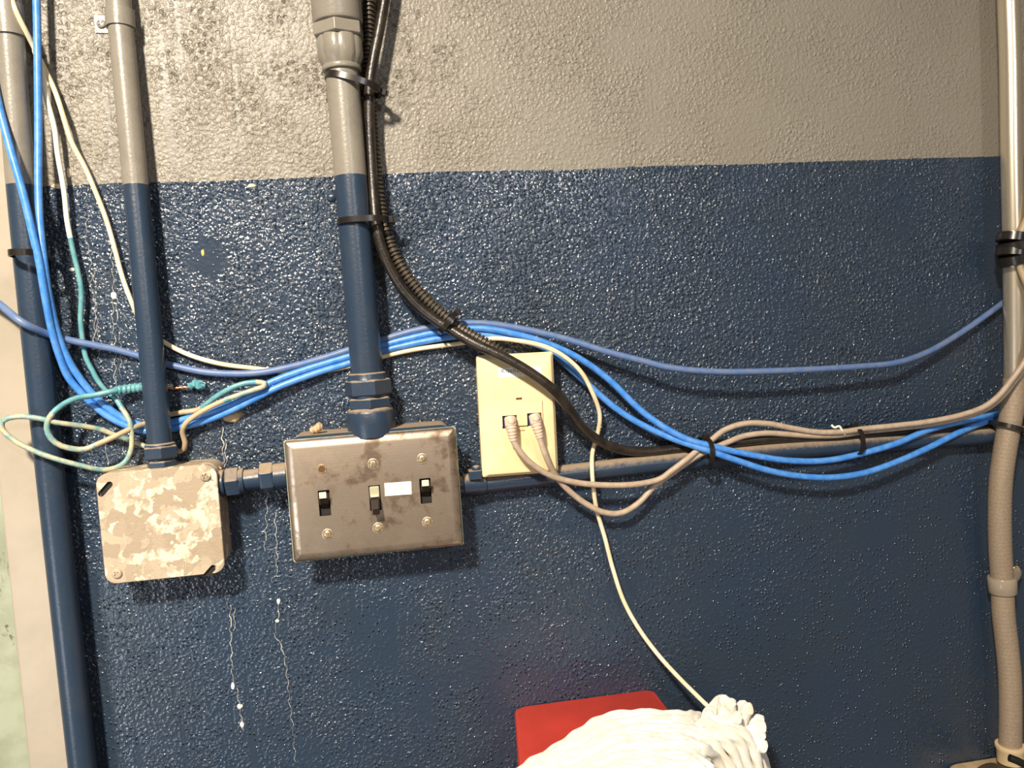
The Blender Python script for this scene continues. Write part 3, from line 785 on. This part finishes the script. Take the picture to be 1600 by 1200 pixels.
cable('thin_cable', [(12, -40, .030), (19, 0, .030), (27, 22, .030), (42, 52, .024), (52, 72, .016), (67, 102, .012), (85, 140, .010), (100, 185, .014), (112, 222, .012), (132, 260, .010), (149, 299, .009), (165, 340, .009), (177, 380, .009), (192, 435, .008), (207, 475, .006), (217, 497, .004), (234, 520, .004), (252, 532, .004),
    (287, 551, .005), (337, 567, .006), (400, 576, .005), (450, 581, .004), (500, 580, .004), (547, 572, .003), (600, 557, .003), (650, 546, .006), (722, 536, .009), (770, 529, .014), (800, 531, .018), (850, 541, .026), (880, 556, .030), (907, 580, .030), (925, 612, .026), (937, 647, .018), (935, 672, .012), (926, 706, .010), (925, 730, .024), (927, 760, .024), (932, 795, .018),
    (945, 840, .014), (958, 890, .014), (975, 940, .016), (1000, 985, .022), (1030, 1025, .034), (1060, 1058, .048), (1090, 1088, .060), (1115, 1112, .068), (1135, 1130, .070)],
    .0023, M['cream_cable'], 'thin cream cable that drops down the middle into the white mop')
# thin cable, white above and splashed with teal paint below
cable('thin_cable', [(48, 60, .010), (58, 90, .012), (66, 112, .014), (72, 150, .014), (85, 200, .013), (90, 240, .013), (100, 298, .011), (105, 345, .010), (110, 372, .010), (116, 400, .010), (122, 425, .010), (127, 455, .010), (126, 500, .009), (129, 530, .009), (134, 558, .009), (145, 580, .009), (150, 590, .009), (165, 610, .008), (180, 622, .010), (190, 637, .014), (202, 657, .018),
    (206, 680, .018), (205, 702, .016), (195, 722, .018), (180, 731, .022), (160, 734, .028), (125, 727, .036), (87, 717, .041), (52, 704, .043), (25, 690, .044), (4, 671, .044), (4, 658, .044), (25, 651, .043), (62, 654, .041), (87, 660, .038), (132, 666, .026), (160, 672, .018), (180, 680, .014), (210, 690, .006), (230, 699, .005), (246, 707, .004)],
    .0024, [M['white_cable'], M['teal'], M['patch_mix']], 'thin cable white at the top, teal-stained below, looping over the left conduit',
    mf=lambda k: 0 if k < 7.8 else (1 if k < 19 else 2))
# spliced teal and tan wire
t = thing('spliced_wire', P(172, 612, .02), 'old tan and teal-painted wire with a taped splice behind the slimmer conduit', 'wire')
cable('wire', [(225, 605, .004), (200, 608, .010), (172, 612, .020), (150, 617, .022), (120, 622, .028), (100, 631, .034), (82, 646, .040), (74, 660, .041), (75, 677, .041), (87, 692, .040), (107, 700, .036), (132, 702, .032), (150, 695, .030), (175, 684, .028), (205, 670, .018), (232, 660, .0035), (265, 648, .0035), (287, 644, .006), (307, 641, .008), (315, 637, .010), (345, 615, .016), (375, 601, .017), (400, 597, .017), (414, 599, .017), (412, 604, .019), (400, 608, .020), (350, 626, .020), (312, 645, .018), (290, 662, .016), (285, 675, .012), (289, 690, .009), (287, 702, .005), (279, 706, .0035)],
    .0026, [M['teal'], M['tan_cable'], M['patch_mix']], None, parent=t,
    mf=lambda k: 0 if k < 6 else (2 if k < 12 else (1 if k < 19 else (0 if k < 22 else (2 if k < 26 else 1)))))
mb = MB(); p, ks = smooth_path(px_path([(170, 613, .018), (185, 610, .014), (205, 607, .009), (225, 605, .0075), (240, 605, .0065)]), .0008)
sweep(mb, p, .0044, 14, rf=lambda t_, L_, th: (.55+2*t_ if t_ < .2 else 1)*(1+.10*math.sin(L_*2*PI/.0045+th)))
mb.build('tape_wrap', M['teal'], t)
mb = MB(); p, ks = smooth_path(px_path([(262, 605, .006), (270, 607, .006), (280, 606, .006), (292, 605, .007), (302, 604, .008)]), .001)
sweep(mb, p, .0013, 8, rf=lambda t_, L_, th: 1+.25*math.sin(L_*2*PI/.004+2*th)); mb.build('copper_strands', M['copper'], t)
mb = MB()
for k, (x, y_, r_) in enumerate(((299, 602, .0034), (305, 600, .0044), (311, 603, .0050), (316, 604, .0036), (313, 598, .003))):
    cc = P(x, y_, .008); sweep(mb, [cc+Vector((-.003, 0, .001*(k % 2))), cc, cc+Vector((.003, 0, 0))], r_, 9, rf=lambda t_, L_, th: (.55 if t_ in (0, 1) else 1)*(1+.15*math.sin(3*th+k)))
mb.build('tape_blob', M['teal'], t)
mb = MB(); cc = P(267, 603, .006); sweep(mb, [cc+Vector((-.002, 0, 0)), cc, cc+Vector((.002, 0, .001))], .0026, 8, rf=lambda t_, L_, th: .6 if t_ in (0, 1) else 1); mb.build('wire_end', M['patch_mix'], t)

# patch cables with boots
def patch(name, boot, pts, label):
    t = thing(name, P(boot[0][0], boot[0][1], YD), label, 'cable')
    mb = MB(); p, ks = smooth_path(px_path(pts), .004); sweep(mb, p, .0031, 12); mb.build('cord', M['patch_cable'], t)
    p, ks = smooth_path([P(*b) for b in boot], .0006); mb = MB()
    def rf(t_, L_, th):
        base = 1.25 if t_ < .38 else 1.25-.45*(t_-.38)/.62
        return base*((.86 if (L_ % .0030) < .0011 else 1) if t_ > .40 else 1)
    sweep(mb, p, .0047, 20, rf=rf); bt = mb.build('strain_relief_boot', M['boot'], t)
    mb = MB(); q = p[len(p)//6]; vs = []; fs = []; n = 14
    for i in range(6):
        a = PI/2*i/5*.97
        for k in range(n): vs.append(q+Vector((.0040*math.cos(a)*math.cos(2*PI*k/n), -.0050-.0036*math.sin(a), .0040*math.cos(a)*math.sin(2*PI*k/n))))
    for i in range(5):
        for k in range(n): fs.append((i*n+k, i*n+(k+1) % n, (i+1)*n+(k+1) % n, (i+1)*n+k))
    fs.append(tuple(5*n+k for k in range(n))); mb.add(vs, fs); mb.build('latch_cover', M['boot'], bt)
    q2 = P(boot[0][0], boot[0][1]+4, YD-.001); mb = MB(); box(mb, q2, .0092, .008, .0078, .02); mb.build('plug', M['boot'], t, bevel=.0006)
tail = [(1350, 670, .026), (1400, 665, .030), (1450, 659, .034), (1500, 649, .040), (1537, 636, .045), (1560, 619, .048), (1582, 592, .050), (1600, 567, .052), (1620, 530, .054), (1640, 490, .054)]
patch('patch_cable', [(797, 653, YD+.006), (799, 670, YD+.011), (802, 689, YD+.012)],
      [(800, 676, YD+.011), (802, 688, YD+.012), (810, 702, YD+.013), (825, 720, YD+.012), (845, 735, .042), (865, 745, .038), (890, 752, .034), (925, 757, .032), (975, 758, .030), (1005, 755, .029), (1032, 748, .029), (1050, 735, .029), (1075, 716, .029), (1092, 702, .026), (1110, 689, .024), (1130, 673, .022), (1162, 662, .022), (1200, 662, .022), (1237, 669, .022), (1275, 675, .023), (1312, 675, .025)] + tail,
      'warm grey patch cable plugged into the left jack of the almond outlet')
patch('patch_cable', [(835, 649, YD+.006), (839, 666, YD+.011), (844, 685, YD+.012)],
      [(841, 673, YD+.011), (844, 686, YD+.012), (852, 710, YD+.013), (862, 732, .040), (875, 752, .032), (895, 772, .028), (917, 788, .026), (945, 801, .024), (972, 801, .022), (1000, 784, .020), (1020, 762, .020), (1037, 749, .022), (1062, 731, .024), (1087, 714, .025), (1104, 705, .024), (1135, 692, .022), (1160, 682, .020), (1195, 677, .020), (1237, 679, .020), (1275, 681, .020), (1312, 680, .021)] + [(x+2, y_+4, d-.005) for x, y_, d in tail],
      'warm grey patch cable plugged into the right jack, sagging lowest under the outlet')

# black cable and the split loom beside it
cable('power_cable', [(607, -40, .020), (601, 0, .020), (592, 50, .021), (583, 95, .022), (578, 130, .023), (577, 180, .022), (580, 250, .023), (584, 310, .026), (588, 350, .030), (597, 390, .030), (618, 435, .028), (645, 470, .027), (675, 496, .028), (705, 515, .032), (740, 536, .040), (785, 557, .046), (830, 583, .048), (865, 610, .047), (890, 640, .040), (908, 665, .030), (935, 688, .022), (970, 702, .016), (1010, 706, .013), (1060, 701, .012), (1100, 697, .012), (1150, 691, .014), (1200, 686, .014), (1262, 683, .014), (1330, 680, .014), (1400, 676, .014), (1500, 672, .012), (1570, 667, .010), (1640, 660, .010)],
      .0051, M['black_cable'], 'thick black cable curving over the almond outlet down to the horizontal conduit', seg=18)
cable('split_loom', [(577, -40, .010), (577, 0, .010), (576, 60, .010), (575, 110, .010), (580, 180, .013), (586, 250, .014), (593, 310, .016), (601, 352, .019), (616, 395, .020), (636, 430, .021), (664, 465, .022), (692, 491, .024), (716, 511, .028), (740, 525, .033), (765, 540, .038), (790, 556, .041)],
      .0053, M['loom'], 'black ribbed split loom tube running alongside the thick black cable', seg=16, step=.0006,
      rf=lambda t_, L_, th: (1.10 if (L_ % .0042) < .0023 else .76))
cable('coax_cable', [(1626, 300, .048), (1606, 340, .046), (1594, 368, .044), (1590, 396, .044), (1596, 424, .046), (1612, 456, .050), (1635, 490, .052)], .0036, M['tan_cable'], 'short bit of tan cable tucked under the black wrap at the right edge')

# ------------------------------------------------------------------ ties
def tie(px, py, d, du, half, deep, label, wd=.0056, head=1, tail_=.0, tilt=None, mat=None, back=None):
    """a strap round something: du = pixel direction across the bundle, half = half length in px, deep = half depth in m"""
    n = Vector((du[0], du[1])).normalized()
    c = P(px, py, d); e = P(px+n.x*half, py+n.y*half, d)-c; a = e.length; e.normalize()
    yv = Vector((0, -1, 0)); tv = e.cross(yv).normalized()
    t = thing('cable_tie', c, label, 'cable tie')
    mb = MB(); N_ = 40; vs = []; fs = []
    for i in range(N_):
        th = 2*PI*i/N_; cx, sy = math.cos(th), math.sin(th)
        cx = math.copysign(abs(cx)**.8, cx); sy = math.copysign(abs(sy)**.8, sy)
        for rr_, tz in ((0, -wd/2), (.0014, -wd/2), (.0014, wd/2), (0, wd/2)):
            q = c+e*(cx*(a+rr_))+yv*(sy*(deep+rr_))+tv*tz
            if q.y > -.0004: q.y = -.0004
            vs.append(q)
    for i in range(N_):
        j = (i+1) % N_
        for k in range(4): fs.append((i*4+k, i*4+(k+1) % 4, j*4+(k+1) % 4, j*4+k))
    mb.add(vs, fs); o = mb.build('strap', mat or M['black_plastic'], t); shade_auto(o, 40)
    if head:
        hc = c+e*(head*(a+.0015))+yv*(deep*.15); mb = MB()
        vs = []
        for x in (-.0038, .0038):
            for y_ in (-.0028, .0028):
                for z in (-.0034, .0034): vs.append(hc+e*x+yv*y_+tv*z)
        mb.add(vs, [(0, 1, 3, 2), (4, 6, 7, 5), (0, 4, 5, 1), (2, 3, 7, 6), (0, 2, 6, 4), (1, 5, 7, 3)], 0, True)
        mb.build('head', mat or M['black_plastic'], t, bevel=.0008)
        if tail_:
            mb = MB(); q0 = hc+e*head*.002; vs = []
            for x in (0, tail_):
                for y_ in (-.0006, .0006):
                    for z in (-wd*.4, wd*.4): vs.append(q0+e*(head*x)+yv*y_+tv*z)
            mb.add(vs, [(0, 1, 3, 2), (4, 6, 7, 5), (0, 4, 5, 1), (2, 3, 7, 6), (0, 2, 6, 4), (1, 5, 7, 3)], 0, True)
            mb.build('tail', mat or M['black_plastic'], t)
    return t
tie(46, 398, .029, (1, -.01), 23, .022, 'black cable tie holding the blue cables to the left conduit')
tie(553, 132, .026, (1, .30), 44, .019, 'black cable tie just below the gray coupling, its head sticking out right', tail_=.004)
tie(568, 346, .027, (1, -.05), 38, .019, 'black cable tie round the blue part of the thickest conduit', tail_=.006)
tie(699, 504, .028, (.62, -.78), 19, .013, 'black cable tie clasping black cable and ribbed loom together', wd=.0050)
tie(1101, 706, .019, (.02, -1), 21, .020, 'black cable tie at the crossing of blue and grey cables', wd=.0050)
tie(1333, 688, .016, (-.02, -1), 21, .018, 'black cable tie with a pale cut wire beside it, further right', wd=.0048)
tie(1574, 668, .024, (1, .32), 24, .022, 'brown cable tie around the bending conduit at the right edge', wd=.0046, tail_=.004)
cable('wire_clipping', [(1299, 664, .024), (1304, 668, .026), (1311, 666, .027), (1316, 673, .027), (1320, 679, .025)], .0012, M['white_cable'], 'tiny pale cut wire end sticking out beside a cable tie', seg=8, step=.001)

# black wrap on right tube
t = thing('tape_wrap', P(1583, 388, .034), 'black tape wrapped around the silvery tube at the right edge', 'tape')
for k, (y0, dy, rr_) in enumerate(((372, -3, .0165), (383, 3, .0180), (394, -2, .0170), (404, 4, .0175))):
    mb = MB(); A = P(1585, y0-7, .035); B = P(1585+dy*.9, y0+8, .035); L = (B-A).length
    lathe(mb, A, B, [(0, rr_-.002), (.001, rr_), (L-.001, rr_+.0004), (L, rr_-.002)], seg=30)
    mb.build('tape_layer', M['black_plastic'], t)
# translucent clip
t = thing('pipe_clip', P(1566, 912, 0), 'milky plastic clip holding the bending conduit to the blue wall', 'pipe clip')
mb = MB(); A = P(1565.5, 901, .022); B = P(1567, 926, .022); L = (B-A).length
lathe(mb, A, B, [(0, .0122), (0, .0140), (.001, .0148), (L-.001, .0145), (L, .0138), (L, .0122)], seg=30); mb.build('band', M['clear_clip'], t)
mb = MB(); p, ks = smooth_path(px_path([(1578, 908, .030), (1586, 902, .020), (1589, 893, .008), (1586, 889, .003)]), .002); sweep(mb, p, .0048, 10, rf=lambda t_, L_, th: 1 if abs(math.sin(th)) > .5 else .8); mb.build('arm', M['clear_clip'], t)
screw('screw', P(1586, 889, .007), .0030, t, M['brass'], .3)

# ------------------------------------------------------------------ red box, mop, tan box
zt = P(900, 1092, 0).z
xl, xr = P(803, 1105, 0).x, P(1021, 1077, 0).x
mb = MB(); RD = .17; H_ = .22
def rr3(x0, x1, y0, y1, r, n=6):
    out = []
    for cx, cy, a0 in ((x1-r, y1-r, 0), (x0+r, y1-r, PI/2), (x0+r, y0+r, PI), (x1-r, y0+r, 1.5*PI)):
        for k in range(n+1): a = a0+PI/2*k/n; out.append((cx+r*math.cos(a), cy+r*math.sin(a)))
    return out
rings = []
for ins, z in ((0, zt-H_), (0, zt-.004), (.0012, zt-.0012), (.004, zt)):
    rings.append([Vector((x+(.020*y_/RD if x < (xl+xr)/2 else 0), y_, z)) for x, y_ in rr3(xl+ins, xr-ins, -RD+ins, -.0005-ins*.3, .008)])
n = len(rings[0]); vs = [v for r_ in rings for v in r_]
fs = [(i*n+k, i*n+(k+1) % n, (i+1)*n+(k+1) % n, (i+1)*n+k) for i in range(3) for k in range(n)]+[tuple(range(n))[::-1], tuple(3*n+k for k in range(n))]
mb.add(vs, fs); o = mb.build('metal_box', M['red']); shade_auto(o, 50)
tag(o, 'red enamelled metal box on the wall under the white mop', 'box')

t = thing('mop_head', P(1010, 1200, .09), 'white cotton string mop head lying on top of the red box', 'mop')
def rope(pts, r=.0052):
    p, ks = smooth_path(pts, .0022)
    ph = random.uniform(0, 6)
    mb = MB(); sweep(mb, p, r, 15, rf=lambda t_, L_, th: (1+.13*math.cos(3*th+L_*2*PI/.030*1.0+ph))*(.75 if t_ in (0, 1) else 1))
    mb.build('strand', M['cotton'], t)
R = random.uniform
def PC(x, y, d):
    """the pixel's point at depth d, or further out where the ray is above the red box's lid"""
    q = P(x, y, d)
    while q.z < zt+.0075 and xl-.03 < q.x < xr+.008 and d < RD+.012:
        d += .002; q = P(x, y, d)
    return q
# long strands that lie from the tuft on the right over to the lower left; nested arcs
sil = [(1090, 1118), (1055, 1118), (1000, 1116), (950, 1124), (905, 1150), (860, 1172), (826, 1195), (800, 1225), (785, 1265)]
for layer in range(3):
    for k in range(14):
        off = k*10+R(-4, 4)+layer*4; dd = .050+layer*.012+k*.005
        pts = []; wv = R(0, 6)
        for i, (x, y_) in enumerate(sil):
            f = i/(len(sil)-1)
            pts.append(PC(x+off*(.3-.3*f)+R(-4, 4), y_+4+off*(1.0-.1*f)+R(-3, 3)+2*math.sin(i*1.3+wv), dd+R(-.003, .003)))
        rope(pts, R(.0050, .0064))
# strands falling on the right side
silr = [(1120, 1112), (1150, 1122), (1175, 1142), (1188, 1170), (1197, 1200), (1210, 1240)]
for layer in range(4):
    for k in range(9):
        pts = [PC(x-k*12+R(-3, 3)-layer*3, y_+k*9+R(-3, 3)+abs(layer-1)*5, .055+layer*.016+k*.005) for x, y_ in silr]
        rope(pts, R(.0048, .0058))
# cut ends and loops that stick up in the tuft
for (a, b, c2, dd) in (((1112, 1135), (1116, 1108), (1126, 1096), .07), ((1124, 1140), (1130, 1112), (1132, 1095), .08), ((1138, 1140), (1142, 1112), (1140, 1099), .085),
                    ((1135, 1145), (1152, 1118), (1162, 1104), .075), ((1145, 1150), (1160, 1126), (1168, 1108), .085), ((1140, 1150), (1168, 1132), (1184, 1125), .08),
                    ((1140, 1160), (1170, 1145), (1188, 1136), .09), ((1150, 1170), (1176, 1160), (1186, 1150), .095), ((1100, 1145), (1104, 1122), (1110, 1112), .085),
                    ((1155, 1180), (1178, 1172), (1190, 1166), .10), ((1120, 1150), (1112, 1130), (1108, 1120), .095), ((1128, 1160), (1140, 1135), (1150, 1122), .10)):
    rope([P(a[0], a[1], dd-.02), P(*b, dd), P(*c2, dd+.004), P(c2[0]+3, c2[1]+2, dd+.008)], .0060)

t = thing('wall_box', P(1560, 1210, 0), 'dusty tan metal box at the bottom right corner under the bending conduit', 'box')
A3 = P(1470, 1200, 0); B3 = P(1575, 1177, 0); z3 = P(1560, 1178, 0).z-.003
mb = MB(); xr3 = xl3 = 0
x0, x1 = P(1474, 1192, 0).x, P(1474, 1192, 0).x+.16
rings = []
for ins, z in ((0, z3-.12), (0, z3-.004), (.0015, z3-.001), (.004, z3)):
    rings.append([Vector((x, y_, z)) for x, y_ in rr3(x0+ins, x1-ins, -.050+ins, -.0005-ins*.3, .012)])
n = len(rings[0]); vs = [v for r_ in rings for v in r_]
fs = [(i*n+k, i*n+(k+1) % n, (i+1)*n+(k+1) % n, (i+1)*n+k) for i in range(3) for k in range(n)]+[tuple(range(n))[::-1], tuple(3*n+k for k in range(n))]
mb.add(vs, fs); o = mb.build('body', M['tan_box'], t); shade_auto(o, 50)
mb = MB(); q = P(1566, 1243, .066)
lathe(mb, Vector((q.x, q.y+.020, q.z)), q+Vector((0, -1, 0)), [(0, .026), (.024, .026), (.030, .024), (.032, .018)], seg=30, up=Vector((0, 0, 1)))
mb.build('knockout_cover', M['dark_brown'], t)
o = cable('power_lead', [(1577, 1184, .075), (1590, 1189, .078), (1605, 1197, .080), (1630, 1206, .080)], .0040, M['black_plastic'], 'black lead poking out at the very bottom right corner', seg=10)
